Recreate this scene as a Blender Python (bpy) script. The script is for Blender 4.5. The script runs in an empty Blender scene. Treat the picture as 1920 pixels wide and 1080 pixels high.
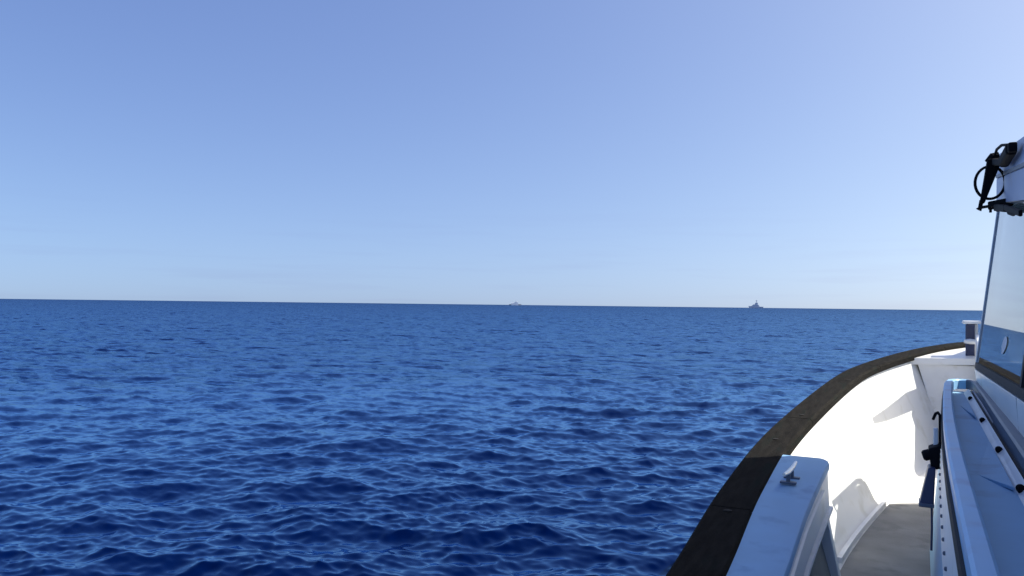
import bpy, bmesh, math, random
import numpy as np
from mathutils import Vector, Matrix

random.seed(7)
S = bpy.context.scene
COL = S.collection
R = math.radians

# ------------------------------------------------------------------ camera
# world frame = boat frame: +Y towards the bow, +X to starboard, water at z = 0
EYE = Vector((0.0, 0.0, 2.1))
yaw, pitch, roll = R(27.7), R(1.244), R(0.685)
fwd = Vector((-math.sin(yaw) * math.cos(pitch), math.cos(yaw) * math.cos(pitch), math.sin(pitch)))
rt = Vector((math.cos(yaw), math.sin(yaw), 0))
up = rt.cross(fwd)
rt2 = rt * math.cos(roll) + up * math.sin(roll)
up2 = up * math.cos(roll) - rt * math.sin(roll)
cam_d = bpy.data.cameras.new('camera')
cam = bpy.data.objects.new('camera', cam_d)
COL.objects.link(cam)
M = Matrix.Identity(4)
for i in range(3):
    M[i][0], M[i][1], M[i][2], M[i][3] = rt2[i], up2[i], -fwd[i], EYE[i]
cam.matrix_world = M
cam_d.sensor_width = 36.0
cam_d.lens = 1450 / 1920 * 36.0
cam_d.clip_start = 0.05
cam_d.clip_end = 60000
S.camera = cam

# ------------------------------------------------------------------ light
SUN_AZ, SUN_EL = R(58), R(47)          # azimuth from +Y towards +X
w = bpy.data.worlds.new('World')
S.world = w
w.use_nodes = True
wn = w.node_tree.nodes
bg = wn['Background']
sky = wn.new('ShaderNodeTexSky')
sky.sky_type = 'NISHITA'
sky.sun_disc = False
sky.sun_elevation = SUN_EL
sky.sun_rotation = SUN_AZ
sky.altitude = 0
sky.air_density = 0.6
sky.dust_density = 2.5
sky.ozone_density = 5.0
# the photograph's cool white balance and soft contrast, one curve per channel over the whole sky
EXPO = 1.1
STR = 0.15
# the lowest, hazy-orange few degrees of the sky model are clearer in the photograph: look up slightly higher
tcw = wn.new('ShaderNodeTexCoord'); sxw = wn.new('ShaderNodeSeparateXYZ')
cxw = wn.new('ShaderNodeCombineXYZ'); maw = wn.new('ShaderNodeMath'); maw.operation = 'MULTIPLY_ADD'
maw.inputs[1].default_value = 0.945; maw.inputs[2].default_value = 0.055
w.node_tree.links.new(tcw.outputs['Generated'], sxw.inputs[0])
w.node_tree.links.new(sxw.outputs[0], cxw.inputs[0]); w.node_tree.links.new(sxw.outputs[1], cxw.inputs[1])
w.node_tree.links.new(sxw.outputs[2], maw.inputs[0]); w.node_tree.links.new(maw.outputs[0], cxw.inputs[2])
w.node_tree.links.new(cxw.outputs[0], sky.inputs[0])
sep = wn.new('ShaderNodeSeparateColor')
com = wn.new('ShaderNodeCombineColor')
w.node_tree.links.new(sky.outputs[0], sep.inputs[0])
for ch, (g, b) in enumerate(((0.98, 0.863), (0.94, 0.763), (0.65, 0.47))):
    pw = wn.new('ShaderNodeMath'); pw.operation = 'POWER'
    w.node_tree.links.new(sep.outputs[ch], pw.inputs[0])
    pw.inputs[1].default_value = g
    ml = wn.new('ShaderNodeMath'); ml.operation = 'MULTIPLY'
    w.node_tree.links.new(pw.outputs[0], ml.inputs[0])
    ml.inputs[1].default_value = math.exp(b) * 0.1 ** g / 2 ** EXPO / STR
    w.node_tree.links.new(ml.outputs[0], com.inputs[ch])
# very faint streaks of thin cloud low over the horizon, all the way round
cm = wn.new('ShaderNodeMapping'); cm.inputs['Scale'].default_value = (3, 3, 60)
w.node_tree.links.new(tcw.outputs['Generated'], cm.inputs[0])
cn = wn.new('ShaderNodeTexNoise'); cn.inputs['Scale'].default_value = 1.6; cn.inputs['Detail'].default_value = 5
w.node_tree.links.new(cm.outputs[0], cn.inputs['Vector'])
c1 = wn.new('ShaderNodeMapRange'); c1.inputs[1].default_value = 0.52; c1.inputs[2].default_value = 0.75
w.node_tree.links.new(cn.outputs['Fac'], c1.inputs[0])
c2 = wn.new('ShaderNodeMapRange'); c2.interpolation_type = 'SMOOTHSTEP'
c2.inputs[1].default_value = 0.16; c2.inputs[2].default_value = 0.04
w.node_tree.links.new(sxw.outputs[2], c2.inputs[0])
c3 = wn.new('ShaderNodeMath'); c3.operation = 'MULTIPLY'
w.node_tree.links.new(c1.outputs[0], c3.inputs[0]); w.node_tree.links.new(c2.outputs[0], c3.inputs[1])
cmx = wn.new('ShaderNodeMix'); cmx.data_type = 'RGBA'; cmx.blend_type = 'MULTIPLY'
w.node_tree.links.new(c3.outputs[0], cmx.inputs[0])
w.node_tree.links.new(com.outputs[0], cmx.inputs[6])
cmx.inputs[7].default_value = (0.96, 0.945, 0.965, 1)
w.node_tree.links.new(cmx.outputs[2], bg.inputs[0])
bg.inputs[1].default_value = STR
sd = bpy.data.lights.new('sun', 'SUN')
sd.energy = 3.2
sd.angle = R(0.5)
sd.color = (1.0, 0.95, 0.87)
sun = bpy.data.objects.new('sun', sd)
COL.objects.link(sun)
to_sun = Vector((math.sin(SUN_AZ) * math.cos(SUN_EL), math.cos(SUN_AZ) * math.cos(SUN_EL), math.sin(SUN_EL)))
sun.rotation_euler = to_sun.to_track_quat('Z', 'Y').to_euler()
sun.location = to_sun * 50
S.view_settings.view_transform = 'Standard'
S.view_settings.look = 'None'
S.view_settings.exposure = EXPO
S.view_settings.gamma = 1.0
S.view_settings.use_curve_mapping = False
S.render.engine = 'CYCLES'


# ------------------------------------------------------------------ materials
def mat(name, col, rough=0.5, metal=0.0, var=0.12, vscale=6.0, bump=0.0, bscale=60.0, stretch=(1, 1, 1), spec=0.5, stain=None):
    m = bpy.data.materials.new(name)
    m.use_nodes = True
    N, L = m.node_tree.nodes, m.node_tree.links
    b = N['Principled BSDF']
    b.inputs['Roughness'].default_value = rough
    b.inputs['Metallic'].default_value = metal
    b.inputs['Specular IOR Level'].default_value = spec
    tc = N.new('ShaderNodeTexCoord')
    mp = N.new('ShaderNodeMapping')
    mp.inputs['Scale'].default_value = stretch
    L.new(tc.outputs['Object'], mp.inputs[0])
    n = N.new('ShaderNodeTexNoise')
    n.inputs['Scale'].default_value = vscale
    n.inputs['Detail'].default_value = 6
    L.new(mp.outputs[0], n.inputs['Vector'])
    cr = N.new('ShaderNodeValToRGB')
    cr.color_ramp.elements[0].position = 0.3
    cr.color_ramp.elements[1].position = 0.7
    lo = tuple(c * (1 - var) for c in col)
    hi = tuple(min(1, c * (1 + var)) for c in col)
    cr.color_ramp.elements[0].color = (*lo, 1)
    cr.color_ramp.elements[1].color = (*hi, 1)
    L.new(n.outputs['Fac'], cr.inputs[0])
    out = cr.outputs[0]
    if stain:
        n3 = N.new('ShaderNodeTexNoise')
        n3.inputs['Scale'].default_value = stain[1]
        n3.inputs['Detail'].default_value = 8
        L.new(mp.outputs[0], n3.inputs['Vector'])
        r3 = N.new('ShaderNodeValToRGB')
        r3.color_ramp.elements[0].position = 0.56
        r3.color_ramp.elements[1].position = 0.72
        L.new(n3.outputs['Fac'], r3.inputs[0])
        mx = N.new('ShaderNodeMix')
        mx.data_type = 'RGBA'
        L.new(r3.outputs[0], mx.inputs[0])
        L.new(out, mx.inputs[6])
        mx.inputs[7].default_value = (*stain[0], 1)
        out = mx.outputs[2]
    L.new(out, b.inputs['Base Color'])
    mr = N.new('ShaderNodeMapRange')
    mr.inputs[3].default_value = max(0.02, rough - 0.08)
    mr.inputs[4].default_value = min(1, rough + 0.08)
    L.new(n.outputs['Fac'], mr.inputs[0])
    L.new(mr.outputs[0], b.inputs['Roughness'])
    if bump:
        n2 = N.new('ShaderNodeTexNoise')
        n2.inputs['Scale'].default_value = bscale
        n2.inputs['Detail'].default_value = 4
        L.new(mp.outputs[0], n2.inputs['Vector'])
        bp = N.new('ShaderNodeBump')
        bp.inputs['Strength'].default_value = bump
        bp.inputs['Distance'].default_value = 0.01
        L.new(n2.outputs['Fac'], bp.inputs['Height'])
        L.new(bp.outputs[0], b.inputs['Normal'])
    return m


WHITE = mat('white_gelcoat', (0.80, 0.80, 0.77), 0.35, var=0.03, vscale=3, stain=((0.66, 0.65, 0.58), 5))
WHITE2 = mat('white_paint', (0.76, 0.77, 0.77), 0.4, var=0.04, vscale=9, stain=((0.62, 0.62, 0.58), 8))
PALE = mat('pale_skylit_blue', (0.30, 0.50, 0.67), 0.55, spec=0.12, var=0.05, vscale=8, stain=((0.25, 0.37, 0.50), 7))  # house side and flaps: blue skylight of the shade put into the colour
LIDP = mat('lid_skylit_blue', (0.235, 0.43, 0.65), 0.5, spec=0.2, var=0.06, vscale=6, stain=((0.17, 0.31, 0.52), 7))  # blue of the sky on the shaded lid put into its colour
RAILP = mat('rail_skylit_blue', (0.27, 0.51, 0.76), 0.4, spec=0.22, var=0.06, vscale=9, stain=((0.22, 0.36, 0.58), 7))  # sky blue of the shaded rail put into its colour
FLOORP = mat('tray_floor_skylit_blue', (0.25, 0.40, 0.57), 0.6, spec=0.1, var=0.08, vscale=8, stain=((0.16, 0.26, 0.42), 7))  # tray floor with the blue skylight put into the base colour
PALER = mat('roof_shaded_lilac', (0.31, 0.39, 0.58), 0.4, var=0.05, vscale=7, stain=((0.36, 0.40, 0.52), 7))  # shaded look of the roof fascia put into this bluish colour
DECKG = mat('grey_nonskid_paint', (0.225, 0.225, 0.212), 0.8, var=0.16, vscale=5, bump=0.5, bscale=240, stain=((0.14, 0.145, 0.14), 6))
WOOD = mat('dark_oiled_wood', (0.0155, 0.0146, 0.013), 0.9, var=0.35, vscale=7, bump=0.35, bscale=40, stretch=(6, 0.9, 6), spec=0.03, stain=((0.012, 0.016, 0.014), 3))
PLUG = mat('bolt_plug_wood', (0.012, 0.011, 0.01), 0.8, spec=0.2)
BLACK = mat('black_plastic', (0.006, 0.006, 0.008), 0.7, var=0.2, spec=0.1)
RUBBER = mat('black_rubber_seal', (0.018, 0.019, 0.022), 0.7, var=0.2, spec=0.3)
NAVY = mat('navy_plastic', (0.022, 0.032, 0.085), 0.4, var=0.2, vscale=14)
ALU = mat('brushed_aluminium', (0.55, 0.60, 0.66), 0.42, metal=0.6, var=0.06, vscale=14, stretch=(30, 1, 30))
DALU = mat('dark_anodised_rail', (0.13, 0.15, 0.19), 0.45, metal=0.5, var=0.1, vscale=12)
STEEL = mat('stainless_steel', (0.60, 0.60, 0.60), 0.25, metal=1.0, var=0.08, vscale=20)
HULLP = mat('hull_paint', (0.70, 0.71, 0.70), 0.35, var=0.05)
INNER = mat('cabin_lining', (0.10, 0.10, 0.10), 0.8, var=0.1)
CURT = mat('curtain_cloth', (0.55, 0.53, 0.48), 0.9, var=0.1)
STICK = mat('white_sticker', (0.50, 0.54, 0.62), 0.4, var=0.05)
SHIPW = mat('ship_white', (0.92, 0.92, 0.92), 0.5, var=0.06, vscale=0.2)
SHIPG = mat('ship_grey', (0.50, 0.55, 0.62), 0.6, var=0.1, vscale=0.2)  # kept pale: distance haze put into the grey
SHIPB = mat('ship_dark_hull', (0.12, 0.15, 0.20), 0.6, var=0.1, vscale=0.2)

GLASS = bpy.data.materials.new('window_glass')
GLASS.use_nodes = True
_b = GLASS.node_tree.nodes['Principled BSDF']
_b.inputs['Base Color'].default_value = (0.30, 0.36, 0.40, 1)
_b.inputs['Roughness'].default_value = 0.015
_b.inputs['IOR'].default_value = 1.62
_b.inputs['Transmission Weight'].default_value = 1.0


def sea_material():
    m = bpy.data.materials.new('sea_water')
    m.use_nodes = True
    N, L = m.node_tree.nodes, m.node_tree.links
    N.remove(N['Principled BSDF'])
    b = N.new('ShaderNodeBsdfGlossy')       # mirror part; sea water takes the red out of what it mirrors
    b.inputs['Color'].default_value = (0.34, 0.58, 0.85, 1)
    fr = N.new('ShaderNodeFresnel'); fr.inputs['IOR'].default_value = 1.34
    mn = N.new('ShaderNodeMapRange'); mn.clamp = True
    mn.inputs[1].default_value = 0.035; mn.inputs[2].default_value = 0.42
    mn.inputs[3].default_value = 0.0; mn.inputs[4].default_value = 0.74
    L.new(fr.outputs[0], mn.inputs[0])
    # light scattered back up out of deep clear water
    df = N.new('ShaderNodeBsdfDiffuse')
    df.inputs['Color'].default_value = (0.0002, 0.0045, 0.037, 1)
    add = N.new('ShaderNodeMixShader')
    L.new(df.outputs[0], add.inputs[1]); L.new(b.outputs[0], add.inputs[2])
    L.new(add.outputs[0], N['Material Output'].inputs['Surface'])
    at2 = N.new('ShaderNodeAttribute'); at2.attribute_name = 'fine_chop'
    dm = N.new('ShaderNodeMapRange')        # unresolved chop: part of every patch faces away or is hidden
    dm.inputs[3].default_value = 1.0; dm.inputs[4].default_value = 0.62
    L.new(at2.outputs['Fac'], dm.inputs[0])
    fm = N.new('ShaderNodeMath'); fm.operation = 'MULTIPLY'
    L.new(mn.outputs[0], fm.inputs[0]); L.new(dm.outputs[0], fm.inputs[1])
    L.new(fm.outputs[0], add.inputs[0])
    geo = N.new('ShaderNodeNewGeometry')
    at = N.new('ShaderNodeAttribute'); at.attribute_name = 'fine_chop'
    rr = N.new('ShaderNodeMapRange')
    rr.inputs[1].default_value = 0.0; rr.inputs[2].default_value = 1.0
    rr.inputs[3].default_value = 0.11; rr.inputs[4].default_value = 0.20
    L.new(at.outputs['Fac'], rr.inputs[0]); L.new(rr.outputs[0], b.inputs['Roughness'])

    def slope(scale, amt, detail, stretch):
        mp = N.new('ShaderNodeMapping')
        mp.inputs['Rotation'].default_value = (0, 0, R(-24))
        mp.inputs['Scale'].default_value = stretch
        L.new(geo.outputs['Position'], mp.inputs[0])
        n = N.new('ShaderNodeTexNoise')
        n.inputs['Scale'].default_value = scale
        n.inputs['Detail'].default_value = detail
        L.new(mp.outputs[0], n.inputs['Vector'])
        s = N.new('ShaderNodeVectorMath'); s.operation = 'SUBTRACT'
        L.new(n.outputs['Color'], s.inputs[0])
        s.inputs[1].default_value = (0.5, 0.5, 0.5)
        k = N.new('ShaderNodeVectorMath'); k.operation = 'MULTIPLY'
        L.new(s.outputs[0], k.inputs[0])
        k.inputs[1].default_value = (amt * 0.8, amt, 0)
        return k
    a0 = slope(1.2, 3.0, 4, (0.6, 1.7, 1))
    a = N.new('ShaderNodeVectorMath'); a.operation = 'SCALE'      # only where the waves are too far off for the mesh to carry them
    L.new(a0.outputs[0], a.inputs[0]); L.new(at.outputs['Fac'], a.inputs['Scale'])
    c = slope(11.0, 0.20, 3, (0.7, 1.5, 1))
    ad = N.new('ShaderNodeVectorMath'); ad.operation = 'ADD'
    L.new(a.outputs[0], ad.inputs[0]); L.new(c.outputs[0], ad.inputs[1])
    # gusts: ripples stronger in some patches than in others
    g = N.new('ShaderNodeTexNoise'); g.inputs['Scale'].default_value = 0.16
    g.inputs['Detail'].default_value = 3
    L.new(geo.outputs['Position'], g.inputs['Vector'])
    gr = N.new('ShaderNodeMapRange')
    gr.inputs[1].default_value = 0.3; gr.inputs[2].default_value = 0.7
    gr.inputs[3].default_value = 0.55; gr.inputs[4].default_value = 1.25
    L.new(g.outputs['Fac'], gr.inputs[0])
    sc = N.new('ShaderNodeVectorMath'); sc.operation = 'SCALE'
    L.new(ad.outputs[0], sc.inputs[0]); L.new(gr.outputs[0], sc.inputs['Scale'])
    ad2 = N.new('ShaderNodeVectorMath'); ad2.operation = 'ADD'
    L.new(geo.outputs['Normal'], ad2.inputs[0]); L.new(sc.outputs[0], ad2.inputs[1])
    nm = N.new('ShaderNodeVectorMath'); nm.operation = 'NORMALIZE'
    L.new(ad2.outputs[0], nm.inputs[0])
    L.new(nm.outputs[0], b.inputs['Normal'])
    L.new(nm.outputs[0], fr.inputs['Normal'])
    return m


SEA = sea_material()


# ------------------------------------------------------------------ helpers
def tag(o, label=None, cat=None, group=None, kind=None):
    if label: o['label'] = label
    if cat: o['category'] = cat
    if group: o['group'] = group
    if kind: o['kind'] = kind
    return o


def empty(name, loc=(0, 0, 0)):
    o = bpy.data.objects.new(name, None)
    o.empty_display_size = 0.2
    o.location = loc
    COL.objects.link(o)
    return o


class MB:
    """collects shapes in boat coordinates and links them as one mesh object"""
    def __init__(s):
        s.bm = bmesh.new()

    def face(s, pts):
        return s.bm.faces.new([s.bm.verts.new(p) for p in pts])

    def grid(s, rows, close=False, caps=False):
        """rows: list of equal-length point lists, skinned in order"""
        vs = [[s.bm.verts.new(p) for p in r] for r in rows]
        n = len(vs[0])
        for i in range(len(vs) - 1):
            for j in range(n if close else n - 1):
                k = (j + 1) % n
                s.bm.faces.new([vs[i][j], vs[i][k], vs[i + 1][k], vs[i + 1][j]])
        if caps:
            s.bm.faces.new(vs[0][::-1]); s.bm.faces.new(vs[-1])
        return s

    def hexa(s, bot, top, bev=0.0, seg=2):
        """box from four bottom and four top corners"""
        b = [s.bm.verts.new(p) for p in bot]
        t = [s.bm.verts.new(p) for p in top]
        fs = [s.bm.faces.new(b[::-1]), s.bm.faces.new(t)]
        for i in range(4):
            j = (i + 1) % 4
            fs.append(s.bm.faces.new([b[i], b[j], t[j], t[i]]))
        if bev:
            es = list({e for f in fs for e in f.edges})
            bmesh.ops.bevel(s.bm, geom=es, offset=bev, segments=seg, affect='EDGES', profile=0.5)
        return s

    def box(s, x0, x1, y0, y1, z0, z1, bev=0.0):
        return s.hexa([(x0, y0, z0), (x1, y0, z0), (x1, y1, z0), (x0, y1, z0)],
                      [(x0, y0, z1), (x1, y0, z1), (x1, y1, z1), (x0, y1, z1)], bev)

    def bar(s, p, q, wx, wz, bev=0.0, upv=(0, 0, 1)):
        """rectangular bar from p to q"""
        p, q = Vector(p), Vector(q)
        d = (q - p).normalized()
        a = d.cross(Vector(upv)).normalized() * wx / 2
        c = a.cross(d).normalized() * wz / 2
        return s.hexa([p - a - c, p + a - c, p + a + c, p - a + c], [q - a - c, q + a - c, q + a + c, q - a + c], bev)

    def tube(s, pts, r, n=10, cap=True):
        pts = [Vector(p) for p in pts]
        rr = r if isinstance(r, (list, tuple)) else [r] * len(pts)
        rows = []
        ref = None
        for i, p in enumerate(pts):
            d = (pts[min(i + 1, len(pts) - 1)] - pts[max(i - 1, 0)]).normalized()
            if ref is None:
                ref = d.orthogonal().normalized()
            a = (ref - d * ref.dot(d)).normalized()
            ref = a
            b = d.cross(a)
            rows.append([p + (a * math.cos(k * 2 * math.pi / n) + b * math.sin(k * 2 * math.pi / n)) * rr[i] for k in range(n)])
        return s.grid(rows, close=True, caps=cap)

    def build(s, name, m, parent=None, smooth=None):
        bmesh.ops.recalc_face_normals(s.bm, faces=s.bm.faces)
        me = bpy.data.meshes.new(name)
        s.bm.to_mesh(me)
        s.bm.free()
        me.materials.append(m)
        if smooth is not None:
            me.polygons.foreach_set('use_smooth', [True] * len(me.polygons))
            try:
                me.set_sharp_from_angle(angle=R(smooth))
            except Exception:
                pass
        o = bpy.data.objects.new(name, me)
        COL.objects.link(o)
        if parent:
            o.parent = parent
        return o


def catmull(P, n=12):
    P = [Vector(p) for p in P]
    out = []
    for i in range(len(P) - 1):
        a, b, c, d = P[max(i - 1, 0)], P[i], P[i + 1], P[min(i + 2, len(P) - 1)]
        for k in range(n):
            t = k / n
            out.append(0.5 * ((2 * b) + (c - a) * t + (2 * a - 5 * b + 4 * c - d) * t * t + (3 * b - a - 3 * c + d) * t ** 3))
    out.append(P[-1])
    return out


def sheer(y):
    return 1.25 + 0.075 * (y - 2.4) if y > 2.4 else 1.25 + 0.03 * (y - 2.4)


# ------------------------------------------------------------------ sea
def make_sea():
    rng = np.random.default_rng(11)
    h, f = 2.1, 773.0
    r = [4.4]
    while r[-1] < 3200:
        q = r[-1]
        r.append(q + min(q * q / (h * f) * 0.7, 0.20 + 0.0028 * q))
    r = np.array([0.05, 0.8, 1.4, 2.0, 2.6, 3.2, 3.8] + r + [4000, 6000, 14000, 30000])
    fine = np.linspace(R(-68), R(12), 740)           # azimuth from +Y towards +X
    coarse = np.linspace(R(12), R(292), 70)[1:-1]
    az = np.concatenate([fine, coarse])
    na, nr = len(az), len(r)
    Rr, A = np.meshgrid(r, az, indexing='ij')
    X = Rr * np.sin(A); Y = Rr * np.cos(A)
    dr = np.gradient(r)
    X0, Y0 = X.copy(), Y.copy()
    Z = np.zeros_like(X)
    DX = np.zeros_like(X); DY = np.zeros_like(X)
    main = R(-27.7 + 14)                             # waves come towards the viewer, a little across
    nw = 190
    lam = np.exp(rng.uniform(math.log(0.085), math.log(3.0), nw))
    lost = np.zeros(nr); tot = 0.0
    lam[:9] = rng.uniform(3.2, 8.0, 9)               # a little swell
    gust = np.zeros_like(X)                          # wind patches
    for _ in range(7):
        kk = 2 * math.pi / rng.uniform(6, 26); tt = rng.uniform(0, math.pi)
        gust += np.sin(kk * (X0 * math.sin(tt) + 0.6 * Y0 * math.cos(tt)) + rng.uniform(0, 6.28))
    gust = 1.0 + 0.20 * np.tanh(gust / 1.6)
    for i in range(nw):
        l = lam[i]
        k = 2 * math.pi / l
        spread = 0.95 if l < 0.8 else 0.7
        th = main + rng.normal(0, spread)
        slope = 0.0262 * min(1.0, 0.55 + 2.0 * l) * (1.0 if l < 0.5 else (0.5 / l) ** 0.55) * rng.uniform(0.5, 1.4)
        a = slope / k
        ph = rng.uniform(0, 2 * math.pi)
        kx, ky = k * math.sin(th), k * math.cos(th)
        att = np.clip(l / (0.65 * np.abs(dr)), 0, 1)[:, None]
        lost += (1 - att[:, 0] ** 2) * slope ** 2; tot += slope ** 2
        if l < 0.8: att = att * gust
        arg = kx * X0 + ky * Y0 + ph
        s, c = np.sin(arg), np.cos(arg)
        Z += att * a * c
        q = 0.85
        DX -= att * a * q * math.sin(th) * s
        DY -= att * a * q * math.cos(th) * s
    X = X0 + DX; Y = Y0 + DY
    Z[-3:] = 0
    co = np.stack([X, Y, Z], -1).reshape(-1, 3).astype(np.float32)
    i = np.arange(nr - 1)[:, None] * na
    j = np.arange(na)[None, :]
    jn = (j + 1) % na
    q = np.stack([i + j, i + jn, i + na + jn, i + na + j], -1).reshape(-1, 4)[:, ::-1].astype(np.int32)
    me = bpy.data.meshes.new('sea')
    me.vertices.add(len(co)); me.vertices.foreach_set('co', co.ravel())
    me.loops.add(q.size); me.loops.foreach_set('vertex_index', q.ravel())
    me.polygons.add(len(q))
    me.polygons.foreach_set('loop_start', np.arange(0, q.size, 4, dtype=np.int32))
    me.polygons.foreach_set('use_smooth', np.ones(len(q), dtype=bool))
    me.update(calc_edges=True)
    at = me.attributes.new('fine_chop', 'FLOAT', 'POINT')
    at.data.foreach_set('value', np.repeat(np.sqrt(lost / tot), na).astype(np.float32))
    me.materials.append(SEA)
    o = bpy.data.objects.new('sea', me)
    COL.objects.link(o)
    if me.polygons[0].normal.z < 0:
        me.flip_normals()
    o['kind'] = 'structure'


make_sea()

# ------------------------------------------------------------------ the boat
boat = tag(empty('motor_boat', (0.95, 3.0, 0)), 'white boat we stand on, dark wooden gunwale curving to the bow', 'boat')
boat_inv = Matrix.Translation((-0.95, -3.0, 0))


def part(mb, name, m, parent=None, smooth=None, label=None):
    o = mb.build(name, m, None, smooth)
    o.data.transform(boat_inv)          # keep mesh coordinates relative to the boat's origin
    o.parent = parent or boat
    if label: o['label'] = label
    return o


def mir(p):
    return Vector((1.9 - p[0], p[1], p[2]))


# gunwale line, outer edge (port)
G = catmull([(-.62, -3, 0), (-.68, -.5, 0), (-.70, 1.2, 0), (-.712, 2.4, 0), (-.757, 3.45, 0), (-.746, 4.7, 0), (-.595, 6.54, 0),
             (-.418, 7.46, 0), (-.096, 8.44, 0), (.188, 9.02, 0), (.5, 9.42, 0), (.95, 9.62, 0)], 14)
for p in G:
    p.z = sheer(p.y)


def offset(line, dist):
    out = []
    for i, p in enumerate(line):
        t = (line[min(i + 1, len(line) - 1)] - line[max(i - 1, 0)])
        t.z = 0
        if i == len(line) - 1:
            t = Vector((1, 0, 0))
        t.normalize()
        out.append(p + Vector((t.y, -t.x, 0)) * dist)
    return out


CAPW, CAPT = 0.175, 0.055
GI = offset(G, CAPW)
# gunwale planks: cut the line into lengths with narrow joints
bounds = [0, 30, 52, 72, 96, 121, 138, len(G) - 1]


def plank(idx, m_=False):
    mb = MB()
    rows = []
    n = len(idx)
    for k, i in enumerate(idx):
        t = (G[min(i + 1, len(G) - 1)] - G[max(i - 1, 0)]).normalized()
        e = Vector((0, 0, 0))
        if k == 0: e = t * 0.004
        if k == n - 1: e = -t * 0.004
        o, q = G[i] + e, GI[i] + e
        u = (q - o).normalized()
        b = 0.012
        zz = Vector((0, 0, 1))
        prof = [o - zz * CAPT, o - zz * b, o + u * b, q - u * b, q - zz * b, q - zz * CAPT]
        rows.append([mir(p) for p in prof] if m_ else prof)
    mb.grid(rows, close=True, caps=True)
    part(mb, 'gunwale_plank', WOOD, smooth=25)


for mm in (False, True):
    for a, b in zip(bounds[:-1], bounds[1:]):
        plank(list(range(a, b + 1)), mm)
# dark bolt plugs let into the planks
for (x, y) in ((-.63, 5.03), (-.47, 6.45), (-.675, 4.35), (-.66, 3.1), (-.25, 7.55), (-.64, 2.2)):
    z = sheer(y)
    mb = MB()
    mb.tube([(x, y, z - .01), (x, y, z + .002), (x, y, z + .0035)], [.017, .017, .012], 12)
    part(mb, 'bolt_plug', PLUG, smooth=40)

# bulwark inside: flared white face from cap down to the deck, with cove at the foot
base_pts = catmull([(-.47, -3, .8), (-.45, 1, .8), (-.42, 3, .8), (-.347, 4.47, .8), (-.2, 5.72, .8), (-.018, 6.84, .8), (.22, 7.9, .8), (.35, 8.3, .8)], 10)


def base_x(y):
    for a, b in zip(base_pts[:-1], base_pts[1:]):
        if a.y <= y <= b.y:
            return a.x + (b.x - a.x) * (y - a.y) / (b.y - a.y)
    return base_pts[-1].x


IN2 = offset(G, CAPW - 0.03)
DECKZ = 0.8
rows = []
for p in IN2:
    if p.y > 8.3: break
    top = Vector((p.x, p.y, p.z - CAPT + .004))
    bx = base_x(p.y)
    pr = [top]
    for t in (0.25, 0.5, 0.75, 0.9):
        pr.append(Vector((top.x + (bx - .05 - top.x) * t, p.y, top.z + (DECKZ + .07 - top.z) * t)))
    pr += [Vector((bx - .045, p.y, DECKZ + .045)), Vector((bx - .025, p.y, DECKZ + .015)), Vector((bx, p.y, DECKZ + .004)), Vector((bx + .02, p.y, DECKZ + .002))]
    rows.append(pr)
for mm in (False, True):
    mb = MB()
    mb.grid([[mir(p) for p in r] for r in rows] if mm else rows)
    part(mb, 'bulwark', WHITE, smooth=50)

# hull outside
mb = MB()
for mm in (False, True):
    rr = []
    for p in G:
        t = max(0, (p.y - 4) / 5.62)
        c = Vector((.95, p.y, 0))
        k = 0.93 - 0.35 * t ** 1.5
        k2 = 0.78 - 0.5 * t ** 1.5
        yb = p.y - 0.9 * t ** 2
        pr = [Vector((p.x + .015, p.y, p.z - CAPT + .002)), Vector((p.x + .01, p.y, p.z - .25)),
              Vector((c.x + (p.x - c.x) * k, p.y - .35 * t ** 2, .35)), Vector((c.x + (p.x - c.x) * k2, yb, -.25))]
        rr.append([mir(q) for q in pr] if mm else pr)
    mb.grid(rr)
mb.face([(-.6, -3, -.25), (2.5, -3, -.25), (2.52, -3, 1.05), (-.62, -3, 1.05)])
part(mb, 'hull', HULLP, smooth=40)
mb = MB()
for off in (0,):
    line = [Vector((p.x - .012, p.y, p.z - .14)) for p in G]
    mb.tube(line, .03, 8)
    mb.tube([mir(p) for p in line], .03, 8)
part(mb, 'rubbing_strake', RUBBER, smooth=40)

# decks
mb = MB()
ys = [-3, 0, 2, 4, 5, 6, 7, 8, 8.25]
mb.grid([[(base_x(y) - .03, y, DECKZ), (1.93 - base_x(y), y, DECKZ)] for y in ys])
part(mb, 'deck', WHITE)
mat_pts = [(y, base_x(y) + .03) for y in np.linspace(-1.0, 5.75, 16)]
mb = MB()
mb.grid([[(x, y, DECKZ + .002), (x, y, DECKZ + .010), (.09, y + (0.17 if y > 5.7 else 0), DECKZ + .010), (.09, y + (0.17 if y > 5.7 else 0), DECKZ + .002)] for y, x in mat_pts], caps=True, close=True)
part(mb, 'deck_mat', DECKG)
# toe strip along the foot of the bulwark
mb = MB()
tl = [Vector((base_x(y) + .006, y, DECKZ + .02)) for y in np.linspace(4.3, 5.75, 14)]
mb.grid([[p + Vector((-.012, 0, -.02)), p + Vector((-.012, 0, .012)), p + Vector((.012, 0, .012)), p + Vector((.012, 0, -.02))] for p in tl], close=True, caps=True)
part(mb, 'toe_rail', WHITE2)

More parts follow.
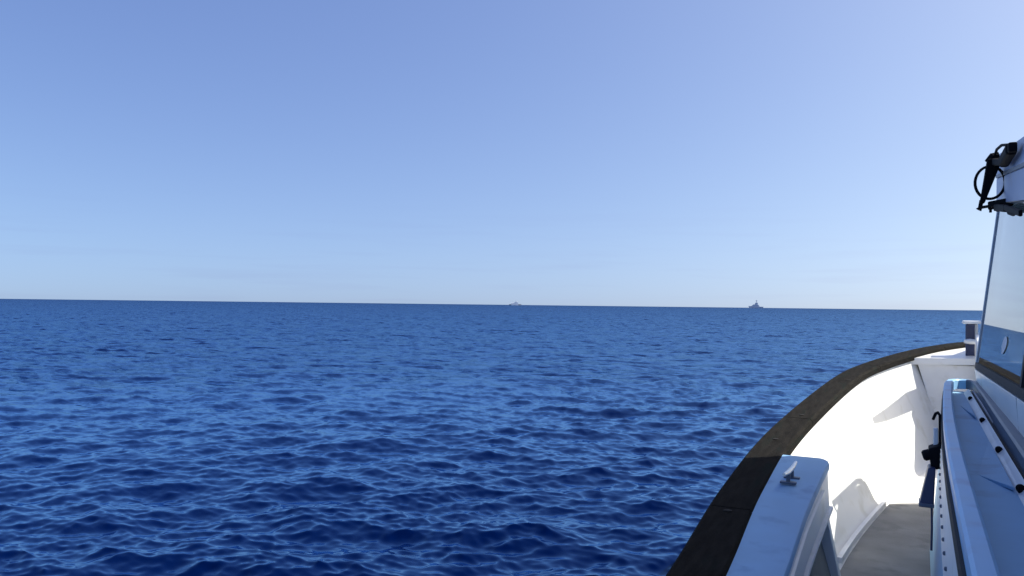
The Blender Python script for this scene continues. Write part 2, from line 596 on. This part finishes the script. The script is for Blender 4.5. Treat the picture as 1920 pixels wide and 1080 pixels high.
# raised foredeck
FD = 8.12
edge = [p for p in offset(G, CAPW - .01) if p.y > FD]
FZ = lambda y: sheer(y) - .03
mb = MB()
top_rows, fz = [], []
for p in edge:
    if p.x > .95: break
    top_rows.append([Vector((p.x, p.y, FZ(p.y))), Vector((.95, p.y, FZ(p.y) + .03)), mir((p.x, p.y, FZ(p.y)))])
x0 = edge[0].x - .03
first = [Vector((x0, FD, FZ(FD))), Vector((.95, FD, FZ(FD) + .03)), mir((x0, FD, FZ(FD)))]
low = [p + Vector((0, 0, -.06)) for p in first]
low2 = [p + Vector((0, .035, 0)) for p in low]
mb.grid([low2, low, first] + top_rows)
part(mb, 'foredeck', WHITE)
mb = MB()
mb.hexa([(.22, FD + .04, DECKZ + .001), (1.68, FD + .04, DECKZ + .001), (1.68, FD + .07, DECKZ + .001), (.22, FD + .07, DECKZ + .001)],
        [(.0, FD + .04, FZ(FD) - .055), (1.9, FD + .04, FZ(FD) - .055), (1.9, FD + .07, FZ(FD) - .055), (.0, FD + .07, FZ(FD) - .055)])
part(mb, 'bulkhead', WHITE2)

# bollard on the foredeck
bol = MB()
bx, by, bz = .455, 8.42, FZ(8.42)
bol.hexa([(bx - .05, by - .06, bz - .01), (bx + .05, by - .06, bz - .01), (bx + .05, by + .06, bz - .01), (bx - .05, by + .06, bz - .01)],
         [(bx - .04, by - .05, bz + .30), (bx + .04, by - .05, bz + .30), (bx + .04, by + .05, bz + .30), (bx - .04, by + .05, bz + .30)], .008)
bo = part(bol, 'bollard', WHITE2)
mb = MB(); mb.box(bx - .085, bx + .08, by - .09, by + .08, bz + .302, bz + .330, .01)
part(mb, 'cap_plate', WHITE2, bo)
mb = MB(); mb.box(bx - .062, bx + .012, by - .085, by - .052, bz + .002, bz + .298, .006)
part(mb, 'fairlead_side', NAVY, bo)
mb = MB(); mb.tube([(bx - .075, by - .09, bz + .14), (bx - .03, by - .09, bz + .14), (bx + .11, by - .07, bz + .13)], [.018, .026, .018], 10)
part(mb, 'cross_pin', WHITE2, bo, smooth=40)

# side locker with cleat along the bulwark
LY0, LY1 = 1.2, 4.06
lz = lambda y: 1.235 + (y - 2.4) * .081
gi_x = lambda y: min(GI, key=lambda p: abs(p.y - y)).x
LW = .165
lock = empty('side_locker'); lock.parent = boat
gi_x = lambda y: float(np.interp(y, [p.y for p in GI[:-8]], [p.x for p in GI[:-8]]))
inx = lambda y: gi_x(y) + LW + .030 * (y - 2.4)
mb = MB()
rows = []
yy = list(np.linspace(LY0, LY1 - .05, 12)) + [LY1 - .025, LY1 - .008, LY1]
for k, y in enumerate(yy):
    x = gi_x(y) - .02
    cut = {len(yy) - 3: .006, len(yy) - 2: .018, len(yy) - 1: .034}.get(k, 0)
    xi = inx(y) - cut
    z = lz(y)
    b = .014
    rows.append([Vector(p) for p in ((x, y, z - .035), (x, y, z), (xi - b, y, z), (xi - .3 * b, y, z - .3 * b), (xi, y, z - b), (xi, y, z - .035))])
mb.grid(rows, close=True, caps=True)
part(mb, 'locker_lid', LIDP, lock, smooth=35)
yl = list(np.linspace(LY0, LY1 - .03, 12))
mb = MB()      # body below the lid, slightly set back, with a groove under the lip
mb.grid([[Vector(p) for p in ((gi_x(y) - .06, y, lz(y) - .036), (inx(y) - .022, y, lz(y) - .036), (inx(y) - .022, y, lz(y) - .050), (inx(y) - .010, y, lz(y) - .054),
                              (inx(y) - .002, y, lz(y) - .215), (base_x(y) - .16, y, lz(y) - .215))] for y in yl], close=True, caps=True)
part(mb, 'locker_front', WHITE2, lock, smooth=30)
yl2 = list(np.linspace(LY0 + .2, LY1 - .22, 10))
mb = MB()      # raised door panel on the front
mb.grid([[Vector(p) for p in ((inx(y) - .0095, y, lz(y) - .085), (inx(y) + .002, y, lz(y) - .088), (inx(y) + .006, y, lz(y) - .180), (inx(y) - .004, y, lz(y) - .183))] for y in yl2], close=True, caps=True)
part(mb, 'locker_door', WHITE, lock, smooth=30)
mb = MB()
mb.grid([[Vector(p) for p in ((inx(y) - .03, y, lz(y) - .236), (inx(y) + .012, y, lz(y) - .236), (inx(y) + .016, y, lz(y) - .230), (inx(y) + .014, y, lz(y) - .2165), (inx(y) - .03, y, lz(y) - .2165))] for y in yl], close=True, caps=True)
part(mb, 'locker_ledge', WHITE2, lock, smooth=30)
yb = LY1 - .06
mb = MB()      # bracket carrying the end of the locker
mb.hexa([(base_x(yb) - .03, yb - .05, DECKZ + .01), (base_x(yb) + .06, yb - .05, DECKZ + .01), (base_x(yb) + .06, yb + .02, DECKZ + .01), (base_x(yb) - .03, yb + .02, DECKZ + .01)],
        [(base_x(yb) - .14, yb - .05, lz(yb) - .217), (inx(yb) - .01, yb - .05, lz(yb) - .217), (inx(yb) - .01, yb + .02, lz(yb) - .217), (base_x(yb) - .14, yb + .02, lz(yb) - .217)], .004)
part(mb, 'bracket', WHITE2, lock)
mb = MB()      # grey panel added in place of shade in the void under the locker
mb.grid([[Vector(p) for p in ((inx(y) - .06, y, lz(y) - .237), (base_x(y) + .03, y, DECKZ + .012), (base_x(y) + .02, y, DECKZ + .012), (inx(y) - .075, y, lz(y) - .237))] for y in [q for q in yl if q < yb - .06] + [yb - .055]], close=True, caps=True)
part(mb, 'void_shade_panel', DECKG, lock)

cz = lz(3.62) + .001
cl = empty('cleat', (0, 0, 0)); cl.parent = boat
cl.matrix_parent_inverse = Matrix.Identity(4)
CB = Vector((-.500, 3.62))
for yy_ in (-.055, .055):
    mb = MB()
    c = CB + Vector((0.0, yy_))
    mb.box(c.x - .034, c.x + .034, c.y - .014, c.y + .014, cz, cz + .010, .003)
    mb.bar((c.x, c.y, cz + .008), (c.x, c.y, cz + .045), .016, .016, .003, upv=(0, 1, 0))
    part(mb, 'cleat_foot', DALU, cl)
mb = MB()
mb.tube([(CB.x - .004, CB.y - .15, cz + .056), (CB.x - .002, CB.y - .06, cz + .048), (CB.x + .002, CB.y + .06, cz + .048), (CB.x + .004, CB.y + .15, cz + .058)], [.007, .011, .011, .007], 10)
part(mb, 'cleat_horn', STEEL, cl, smooth=40)

# low house side along the side deck (from deck to tray)
HY1 = 4.74
tx = lambda y: .067 + .0075 * max(0, y - 2) ** 2 + .002 * max(0, y - 2)          # outer edge of the tray
mb = MB()
mb.grid([[(.045 + .012 * max(0, y - 2) / 3, y, DECKZ), (tx(y) + .004, y, 1.67), (.25, y, 1.67), (.25, y, DECKZ)] for y in (-2.5, 0, 2, 2.6, 3.2, 3.8, 4.3, HY1)], close=True, caps=True)
part(mb, 'house_side', PALE)
# riveted strip on the house side and rubber seal over it
tx = lambda y: .067 + .0075 * max(0, y - 2) ** 2 + .002 * max(0, y - 2)          # outer edge of the tray
mb = MB()
mb.grid([[(tx(y) - .010, y, 1.40), (tx(y) - .004, y, 1.64), (tx(y) + .02, y, 1.64), (tx(y) + .01, y, 1.40)] for y in np.linspace(.4, HY1 - .3, 10)], close=True, caps=True)
strip = part(mb, 'riveted_strip', WHITE2)
riv = None
for k in range(26):
    y = .9 + k * .13
    mb = None
    if riv is None:
        m_ = MB()
        m_.tube([(0, 0, 0), (-.0045, 0, 0), (-.006, 0, 0)], [.0055, .005, .002], 8)
        riv = m_.build('rivet', DALU, strip, smooth=40)
        o = riv
    else:
        o = riv.copy(); COL.objects.link(o); o.parent = strip
    o.location = Vector((tx(y) - .0075, y, 1.50)) - Vector((.95, 3.0, 0))
mb = MB()
mb.grid([[(tx(y) - .006, y, 1.648), (tx(y) - .006, y, 1.69), (tx(y) + .02, y, 1.69), (tx(y) + .02, y, 1.648)] for y in np.linspace(.3, HY1 - .25, 10)], close=True, caps=True)
part(mb, 'rubber_seal', RUBBER)

# tray: long open trough with a rounded rail
tray = empty('side_tray'); tray.parent = boat
TZ = 1.73
RW = .036
trx = lambda y: .272
path = []
lft = [(tx(y) + RW / 2, y) for y in np.linspace(.3, 4.5, 12)]
crn = [(.146, 4.62), (.158, 4.70), (.180, 4.735)]
topl = [(.215, 4.745), (.24, 4.742)]
path = [Vector((x, y, TZ - .02)) for x, y in lft + crn + topl]


def rail(path, wdt, hgt, name, m, parent, bev=.006):
    rows = []
    for i, p in enumerate(path):
        t = (path[min(i + 1, len(path) - 1)] - path[max(i - 1, 0)]).normalized()
        n = Vector((t.y, -t.x, 0)).normalized()
        h_ = Vector((0, 0, 1))
        w2 = wdt / 2
        rows.append([p - n * w2 - h_ * hgt / 2, p - n * w2 + h_ * (hgt / 2 - bev), p - n * (w2 - bev) + h_ * hgt / 2,
                     p + n * (w2 - bev) + h_ * hgt / 2, p + n * w2 + h_ * (hgt / 2 - bev), p + n * w2 - h_ * hgt / 2])
    mb = MB(); mb.grid(rows, close=True, caps=True)
    return part(mb, name, m, parent, smooth=40)


rail(path, RW, .05, 'outer_rail', RAILP, tray)
path2 = [Vector((x, y, TZ - .02)) for x, y in ((.236, 4.742), (.262, 4.70), (.268, 4.55), (.268, 4.0), (.262, 3.3), (.258, 2.6), (.252, 2.0), (.25, .3))]
rail(path2, .038, .05, 'inner_rail', DALU, tray)
# trough floor, sloping down to outboard, in three panels
flo = lambda y: 1.60
pan = [(4.70, 3.46), (3.42, 2.20), (2.16, .35)]
for a, b in pan:
    mb = MB()
    mb.hexa([(tx(a) + .02, a, 1.565), (.235, a, 1.605), (.235, b, 1.605), (tx(b) + .02, b, 1.565)],
            [(tx(a) + .02, a, 1.58), (.235, a, 1.620), (.235, b, 1.620), (tx(b) + .02, b, 1.58)])
    part(mb, 'floor_panel', FLOORP, tray)
for (yl_, yr_, yf) in ((4.30, 3.52, 4.66), (2.46, 2.18, 3.44), (1.25, 1.10, 2.10)):
    mb = MB()     # flap lying over the floor, its near edge raised
    xl, xr = tx(yl_) + .040, .214
    yb_ = min(yf, 4.66)
    mb.hexa([(xl, yl_, 1.655), (xr - .016, yr_ + .02, 1.672), (xr, yr_ + .14, 1.674), (xr, yb_, 1.640), (tx(yb_) + .05, yb_, 1.622)][:4] if False else
            [(xl, yl_, 1.655), (xr - .012, yr_, 1.674), (xr, yb_, 1.655), (tx(yb_) + .05, yb_, 1.628)],
            [(xl, yl_, 1.664), (xr - .012, yr_, 1.683), (xr, yb_, 1.664), (tx(yb_) + .05, yb_, 1.637)], .002)
    part(mb, 'floor_flap', PALE, tray)
    mb = MB()
    mb.tube([(tx(yr_) + .045, yr_ - .30, 1.592), (tx(yr_) + .055, yr_ - .22, 1.606), (.175, yr_ - .10, 1.640), (.190, yr_ - .04, 1.640)], .006, 8)
    part(mb, 'divider_rod', STEEL, tray, smooth=40)
# light inner strip with screws, then the grey track
mb = MB()
mb.hexa([(.205, .35, 1.66), (.224, .35, 1.685), (.236, 4.66, 1.685), (.215, 4.66, 1.66)],
        [(.200, .35, 1.665), (.222, .35, 1.692), (.234, 4.66, 1.692), (.208, 4.66, 1.668)])
ins = part(mb, 'screw_strip', WHITE, tray)
scr = None
for y in (4.25, 3.44, 2.74, 2.17, 1.6, 1.0):
    if scr is None:
        m_ = MB(); m_.tube([(0, 0, -.004), (0, 0, .004), (0, 0, .009), (0, 0, .012)], [.010, .010, .008, .004], 10)
        o = scr = m_.build('screw', BLACK, ins, smooth=40)
        o.rotation_euler = (0, R(-35), 0)
    else:
        o = scr.copy(); COL.objects.link(o); o.parent = ins
    o.location = Vector((.214 + .003 * (y - 2), y, 1.682)) - Vector((.95, 3, 0))
for (xa, mt, hz) in ((.231, RUBBER, 1.688), (.240, WHITE2, 1.694), (.2485, RUBBER, 1.698)):
    mb = MB()
    mb.hexa([(xa - .003, .35, hz - .03), (xa + .0035, .35, hz - .03), (xa + .012, 4.6, hz - .03), (xa + .006, 4.6, hz - .03)],
            [(xa - .003, .35, hz), (xa + .0035, .35, hz), (xa + .012, 4.6, hz), (xa + .006, 4.6, hz)])
    part(mb, 'track', mt, tray)

# wheelhouse: white sill, leaning side windows, roof
wh = empty('wheelhouse'); wh.parent = boat
LEAN = 0.115
WY = 4.69                                                     # front corner of the wall
wx = lambda z: .264 + (z - 1.80) * LEAN
zb = lambda y: 1.80 + (WY - y) * .022
fy = lambda z: WY - (z - 1.8) * .10
mb = MB()      # sill under the windows
rows = []
for y in np.linspace(-2, WY, 10):
    rows.append([(.262, y, 1.55), (.274, y, 1.70), (wx(zb(y)) - .004, y, zb(y) - .004), (wx(zb(y)) + .05, y, zb(y) - .004), (.35, y, 1.55)])
mb.grid(rows, close=True, caps=True)
part(mb, 'sill', WHITE, wh)
mb = MB()
mb.hexa([(.2605, 2.80, 1.58), (.2675, 2.80, 1.58), (.2675, 2.803, 1.58), (.2605, 2.803, 1.58)], [(.2733, 2.80, 1.705), (.28, 2.80, 1.705), (.28, 2.803, 1.705), (.2733, 2.803, 1.705)])
mb.hexa([(.2733, 2.80, 1.705), (.28, 2.80, 1.705), (.28, 2.803, 1.705), (.2733, 2.803, 1.705)], [(wx(zb(2.8)) - .0050, 2.80, zb(2.8) - .006), (.29, 2.80, zb(2.8) - .006), (.29, 2.803, zb(2.8) - .006), (wx(zb(2.8)) - .0050, 2.803, zb(2.8) - .006)])
part(mb, 'panel_seam', DALU, wh)


def wall_quad(y0, y1, z0f, z1, off, thick, front=False):
    """leaning slab between y0 and y1 in the plane of the windows"""
    y1t = fy(z1) if front else y1
    a0, a1 = z0f(y0), z0f(y1)
    P = lambda y, z, o: Vector((wx(z) + o, y, z))
    return [P(y0, a0, off), P(y1, a1, off), P(y1, a1, off + thick), P(y0, a0, off + thick)], \
           [P(y0, zt(y0), off), P(y1t, z1, off) if front else P(y1, zt(y1), off), P(y1t, z1, off + thick) if front else P(y1, zt(y1), off + thick), P(y0, zt(y0), off + thick)]


RY1 = 4.60
drop = lambda y: (RY1 - max(y, 1.5)) * .112 if y < RY1 else 0.0      # the roof rises towards the bow
ZT = 2.635
zt = lambda y: ZT - drop(y)
for a, b, fr in ((2.78, WY - .022, True), (0.9, 2.735, False), (-1.0, .86, False)):
    mb = MB(); mb.hexa(*wall_quad(a, b, lambda y: zb(y) + .03, ZT, .004, .006, fr))
    part(mb, 'window_pane', GLASS, wh)
mb = MB()      # rubber gasket: bottom, front edge, mullions
mb.hexa(*[[p for p in q] for q in wall_quad(-1.4, WY, lambda y: zb(y), 1.9, -.002, .02)][:2]) if False else None
for y0, y1 in zip(np.linspace(-1.4, WY - .012, 9)[:-1], np.linspace(-1.4, WY - .012, 9)[1:]):
    P = lambda y, z, o: Vector((wx(z) + o, y, z))
    mb.hexa([P(y0, zb(y0), -.003), P(y1, zb(y1), -.003), P(y1, zb(y1), .02), P(y0, zb(y0), .02)],
            [P(y0, zb(y0) + .03, -.003), P(y1, zb(y1) + .03, -.003), P(y1, zb(y1) + .03, .02), P(y0, zb(y0) + .03, .02)])
for yv in (2.7575, .88):
    mb.hexa([P(yv - .02, zb(yv) + .031, -.002), P(yv + .02, zb(yv) + .031, -.002), P(yv + .02, zb(yv) + .031, .02), P(yv - .02, zb(yv) + .031, .02)],
            [P(yv - .02, zt(yv - .02), -.002), P(yv + .02, zt(yv + .02), -.002), P(yv + .02, zt(yv + .02), .02), P(yv - .02, zt(yv - .02), .02)])
part(mb, 'window_gasket', RUBBER, wh)
mb = MB()      # front corner post
z0 = zb(WY)
mb.hexa([P(WY - .020, z0 + .031, -.003), P(WY, z0 + .031, -.003), P(WY, z0 + .031, .04), P(WY - .02, z0 + .031, .04)],
        [P(fy(ZT) - .020, ZT, -.003), P(fy(ZT), ZT, -.003), P(fy(ZT), ZT, .04), P(fy(ZT) - .02, ZT, .04)], .003)
part(mb, 'corner_post', ALU, wh)
# front windscreen (faces the bow), starboard wall, back
mb = MB()
mb.hexa([(.29, WY, 1.84), (1.61, WY, 1.84), (1.61, WY + .006, 1.84), (.29, WY + .006, 1.84)],
        [(.29 + .13, fy(ZT), ZT), (1.61 - .13, fy(ZT), ZT), (1.61 - .13, fy(ZT) + .006, ZT), (.29 + .13, fy(ZT) + .006, ZT)])
part(mb, 'windscreen', GLASS, wh)
mb = MB()
mb.box(.27, 1.63, WY - .03, WY, 1.55, 1.835)
part(mb, 'front_panel', WHITE2, wh)
mb = MB()
mb.hexa([(1.60, -2, 1.55), (1.64, -2, 1.55), (1.64, WY, 1.55), (1.60, WY, 1.55)], [(1.46, -2, ZT - .34), (1.5, -2, ZT - .34), (1.5, fy(ZT), ZT), (1.46, fy(ZT), ZT)])
part(mb, 'starboard_wall', WHITE2, wh)
mb = MB()
mb.box(.36, 1.58, -.2, -.15, 1.56, ZT - .34)
mb.box(.36, 1.58, -.15, WY - .05, 1.56, 1.6)
part(mb, 'cabin_lining', INNER, wh)
for yv in (4.2, 3.55, 3.1, 2.2):
    mb = MB()
    rows = []
    for k in range(9):
        rows.append([(.44 + .014 * (k % 2), yv - .11 + .022 * k, 1.95), (.50 + .014 * (k % 2), yv - .11 + .022 * k, zt(yv) - .03)])
    mb.grid(rows)
    part(mb, 'curtain', CURT, wh, smooth=60)
mb = MB()      # sticker on the pane
rows = []
cy, czz = 3.42, 1.97
n = 14
mb.face([P(cy + .065 * math.cos(t) * (1 + .3 * math.sin(t)) - .05 * math.sin(t), czz + .034 * math.sin(t) + 0.008 * math.cos(t), .0015) for t in [2 * math.pi * k / n for k in range(n)]])
part(mb, 'sticker', STICK, wh)
# roof with fascia and chamfered edge
prof = [(.375, 2.637), (.352, 2.645), (.353, 2.765), (.358, 2.772), (.352, 2.785), (.361, 2.89), (.47, 2.975), (.75, 3.02), (.95, 3.025)]
prof = prof + [(1.9 - x, z) for x, z in prof[-2::-1]]
mb = MB()
mb.grid([[Vector((x, y, z - drop(y))) for x, z in prof] for y in (-2.5, 0, 1.5, 2.5, 3.5, RY1 - .05, RY1)], close=True, caps=True)
part(mb, 'roof', PALER, wh)
mb = MB()
mb.grid([[Vector((x, y, z - drop(y))) for x, z in ((.356, 2.770), (.349, 2.7705), (.349, 2.786), (.356, 2.787))] for y in (-2.5, 0, 1.5, 2.5, 3.5, RY1 - .004)], close=True, caps=True)
part(mb, 'drip_rail', DALU, wh)

# pantograph wiper on the port front corner
wp = empty('window_wiper'); wp.parent = boat; wp.location = (.036, -.45, -.044)
mb = MB()
mb.box(.268, .308, 4.02, 4.34, 2.755, 2.803, .012)
mb.box(.274, .304, 3.98, 4.021, 2.760, 2.797, .006)
mb.bar((.288, 4.335, 2.778), (.280, 4.66, 2.835), .030, .030, .006)
mb.tube([(.288, 4.12, 2.812), (.278, 4.3, 2.845), (.276, 4.5, 2.864), (.280, 4.64, 2.866)], .006, 8)
part(mb, 'wiper_motor', BLACK, wp)
mb = MB()
mb.hexa([(.220, 4.65, 2.645), (.240, 4.65, 2.645), (.240, 4.69, 2.645), (.220, 4.69, 2.645)],
        [(.250, 4.63, 2.845), (.312, 4.63, 2.850), (.312, 4.71, 2.850), (.250, 4.71, 2.845)], .005)
mb.tube([(.255, 4.67, 2.835), (.275, 4.67, 2.862), (.298, 4.67, 2.868)], [.018, .020, .015], 8)
mb.tube([(.228, 4.67, 2.66), (.222, 4.67, 2.625), (.216, 4.67, 2.615)], [.009, .009, .013], 8)
part(mb, 'wiper_arm', BLACK, wp)
mb = MB()
mb.tube([(.262 + .060 * math.cos(t), 4.675 + .01 * math.sin(t), 2.742 + .078 * math.sin(t)) for t in np.linspace(0, 2 * math.pi, 30)], .0065, 8)
part(mb, 'hose_loop', BLACK, wp, smooth=60)
mb = MB()
mb.bar((.225, 4.66, 2.625), (.30, 4.58, 2.627), .012, .012)
mb.bar((.255, 4.65, 2.630), (.345, 4.56, 2.635), .018, .040, .006)
mb.bar((.278, 4.58, 2.612), (.272, 4.05, 2.548), .018, .030, .004)
mb.bar((.270, 4.06, 2.552), (.266, 3.50, 2.468), .012, .022, .004)
mb.tube([(.27, 4.02, 2.545), (.268, 3.9, 2.512), (.268, 3.75, 2.490), (.268, 3.6, 2.484)], .006, 6)
for k in range(4):
    mb.tube([(.262 + .026 * k, 4.645 - .024 * k, 2.612), (.262 + .026 * k, 4.645 - .024 * k, 2.598)], .006, 6)
part(mb, 'wiper_blade', BLACK, wp)

# unseen shapes ahead of the wheelhouse, added to cast the bulwark shadows
def side_prism(poly, x0, x1):
    mb = MB()
    mb.grid([[(x0, y, z) for y, z in poly], [(x1, y, z) for y, z in poly]], close=True, caps=True)
    return mb


part(side_prism([(HY1 + .01, DECKZ + .001), (6.09, DECKZ + .001), (6.09, 1.90), (5.45, 2.06), (HY1 + .01, 1.82)], .43, 1.47), 'front_shadow_block', WHITE2)
mb = MB()
mb.tube([(.45, 5.30, 2.10), (.45, 5.95, 2.00), (.45, 6.06, 1.95), (.45, 6.06, 1.88)], .016, 8)
mb.tube([(.45, 5.62, 2.0), (.45, 5.62, 2.055)], .012, 8)
mb.tube([(.45, 5.30, 2.0), (.45, 5.30, 2.10)], .012, 8)
part(mb, 'slit_shadow_rail', STEEL, smooth=40)  # rail added to leave lit slits along the shadow's top edge
fwd_block = part(side_prism([(7.13, DECKZ + .001), (8.11, DECKZ + .001), (8.11, 1.88), (8.03, 1.88), (7.90, 1.83), (7.86, 1.71), (7.81, 1.69), (7.47, 1.52), (7.13, 1.38)], .46, 1.44), 'forward_shadow_block', WHITE2)  # unseen block, outline shaped to the shadow wanted on the bulwark
part(side_prism([(7.13, 2.362), (8.08, 2.035), (8.12, 1.80), (9.0, 1.70), (9.0, 1.84), (8.12, 2.19), (7.14, 2.368)], .56, .61), 'strip_shadow_plate', WHITE2)  # unseen wedge plate added to cast the pointed strip of shadow

# ------------------------------------------------------------------ clamp hung beside the tray
cp = tag(empty('hanging_clamp', (.065, 3.3, 1.62)), 'black clamp with hooked handle and navy box, hanging beside the pale tray rail', 'clamp')


def cpart(mb, name, m, smooth=None):
    o = mb.build(name, m, None, smooth)
    o.data.transform(Matrix.Translation((-.065, -3.3, -1.62)))
    o.parent = cp
    return o


mb = MB(); mb.tube([(.052, 3.38, 1.682), (.060, 3.36, 1.706), (.067, 3.355, 1.711), (.074, 3.34, 1.703), (.074, 3.33, 1.66), (.074, 3.32, 1.58)], .0055, 8)
cpart(mb, 'hook_handle', BLACK, 60)
mb = MB(); mb.box(.052, .068, 3.32, 3.35, 1.585, 1.655, .004)
cpart(mb, 'shaft', WHITE2)
mb = MB(); mb.hexa([(.044, 3.27, 1.51), (.072, 3.27, 1.51), (.072, 3.36, 1.51), (.044, 3.36, 1.51)], [(.034, 3.27, 1.585), (.074, 3.27, 1.60), (.074, 3.36, 1.60), (.034, 3.36, 1.585)], .007)
cpart(mb, 'clamp_body', BLACK)
mb = MB(); mb.tube([(.04, 3.29, 1.562), (.022, 3.285, 1.556), (.016, 3.285, 1.554)], [.020, .020, .014], 10)
cpart(mb, 'clamp_knob', BLACK, 40)
mb = MB(); mb.hexa([(.004, 3.22, 1.385), (.052, 3.22, 1.385), (.052, 3.30, 1.385), (.004, 3.30, 1.385)], [(.034, 3.24, 1.52), (.058, 3.24, 1.52), (.058, 3.33, 1.52), (.034, 3.33, 1.52)], .005)
box_ = cpart(mb, 'navy_box', NAVY)
mb = MB(); mb.hexa([(.0035, 3.214, 1.379), (.0525, 3.214, 1.379), (.0525, 3.306, 1.379), (.0035, 3.306, 1.379)], [(.0025, 3.214, 1.393), (.0535, 3.214, 1.393), (.0535, 3.306, 1.393), (.0025, 3.306, 1.393)], .003)
cpart(mb, 'box_rim', DALU)
mb = MB(); mb.tube([(.045, 3.25, 1.385), (.046, 3.25, 1.30), (.044, 3.24, 1.22)], .004, 6)
cpart(mb, 'cord', NAVY)

# ------------------------------------------------------------------ ships on the horizon
def at_bearing(deg, dist):
    return Vector((math.sin(R(deg)) * dist, math.cos(R(deg)) * dist, 0))


def spart(mb, name, m, root):
    o = mb.build(name, m, None)
    o.parent = root
    return o


b1 = -27.7 + math.degrees(math.atan((966 - 960) / 1450))
s1 = tag(empty('white_ship', at_bearing(b1, 3600)), 'distant white ship low on the horizon, left of the grey one', 'ship')
s1.rotation_euler.z = R(-b1)
s1.scale = (.86, .86, .86)
mb = MB(); mb.hexa([(-30, -5, -1), (31, -5, -1), (31, 5, -1), (-30, 5, -1)], [(-33, -6, 5), (35, -3, 6), (35, 3, 6), (-33, 6, 5)])
spart(mb, 'hull', SHIPB, s1)
mb = MB(); mb.box(-20, 17, -7.5, 4.5, 0, 12); mb.box(-2, 14, -7, 4, 12, 19)
spart(mb, 'superstructure', SHIPW, s1)
mb = MB(); mb.bar((9, 0, 19), (9, 0, 28), 1.4, 1.4, upv=(0, 1, 0))
spart(mb, 'mast', SHIPW, s1)
mb = MB(); mb.bar((-18, 0, 12), (-18, 0, 20), 1.0, 1.0, upv=(0, 1, 0))
spart(mb, 'mast', SHIPW, s1)
mb = MB(); mb.box(-14, -9, -2, 2, 12, 16)
spart(mb, 'funnel', SHIPW, s1)
b2 = -27.7 + math.degrees(math.atan((1418 - 960) / 1450))
s2 = tag(empty('grey_ship', at_bearing(b2, 3400)), 'distant dark grey ship with peaked mast on the horizon, near the boat\'s bow', 'ship')
s2.rotation_euler.z = R(-b2)
mb = MB(); mb.hexa([(-27, -5, -1), (26, -5, -1), (26, 5, -1), (-27, 5, -1)], [(-31, -4, 9), (30, -6, 6), (30, 6, 6), (-31, 4, 9)])
spart(mb, 'hull', SHIPG, s2)
mb = MB(); mb.hexa([(-20, -4.5, 8), (14, -4.5, 6), (14, 4.5, 6), (-20, 4.5, 8)], [(-10, -4, 16), (10, -4, 14), (10, 4, 14), (-10, 4, 16)])
mb.hexa([(-6, -3.5, 15), (8, -3.5, 15), (8, 3.5, 15), (-6, 3.5, 15)], [(-3, -3, 23), (6, -3, 23), (6, 3, 23), (-3, 3, 23)])
spart(mb, 'superstructure', SHIPG, s2)
mb = MB(); mb.bar((1.5, 0, 23), (1.5, 0, 34), 2.2, 2.2, upv=(0, 1, 0))
spart(mb, 'mast', SHIPG, s2)
mb = MB(); mb.bar((-3, -1.8, 31), (6, -1.8, 31), 1, 1)
spart(mb, 'yard', SHIPG, s2)
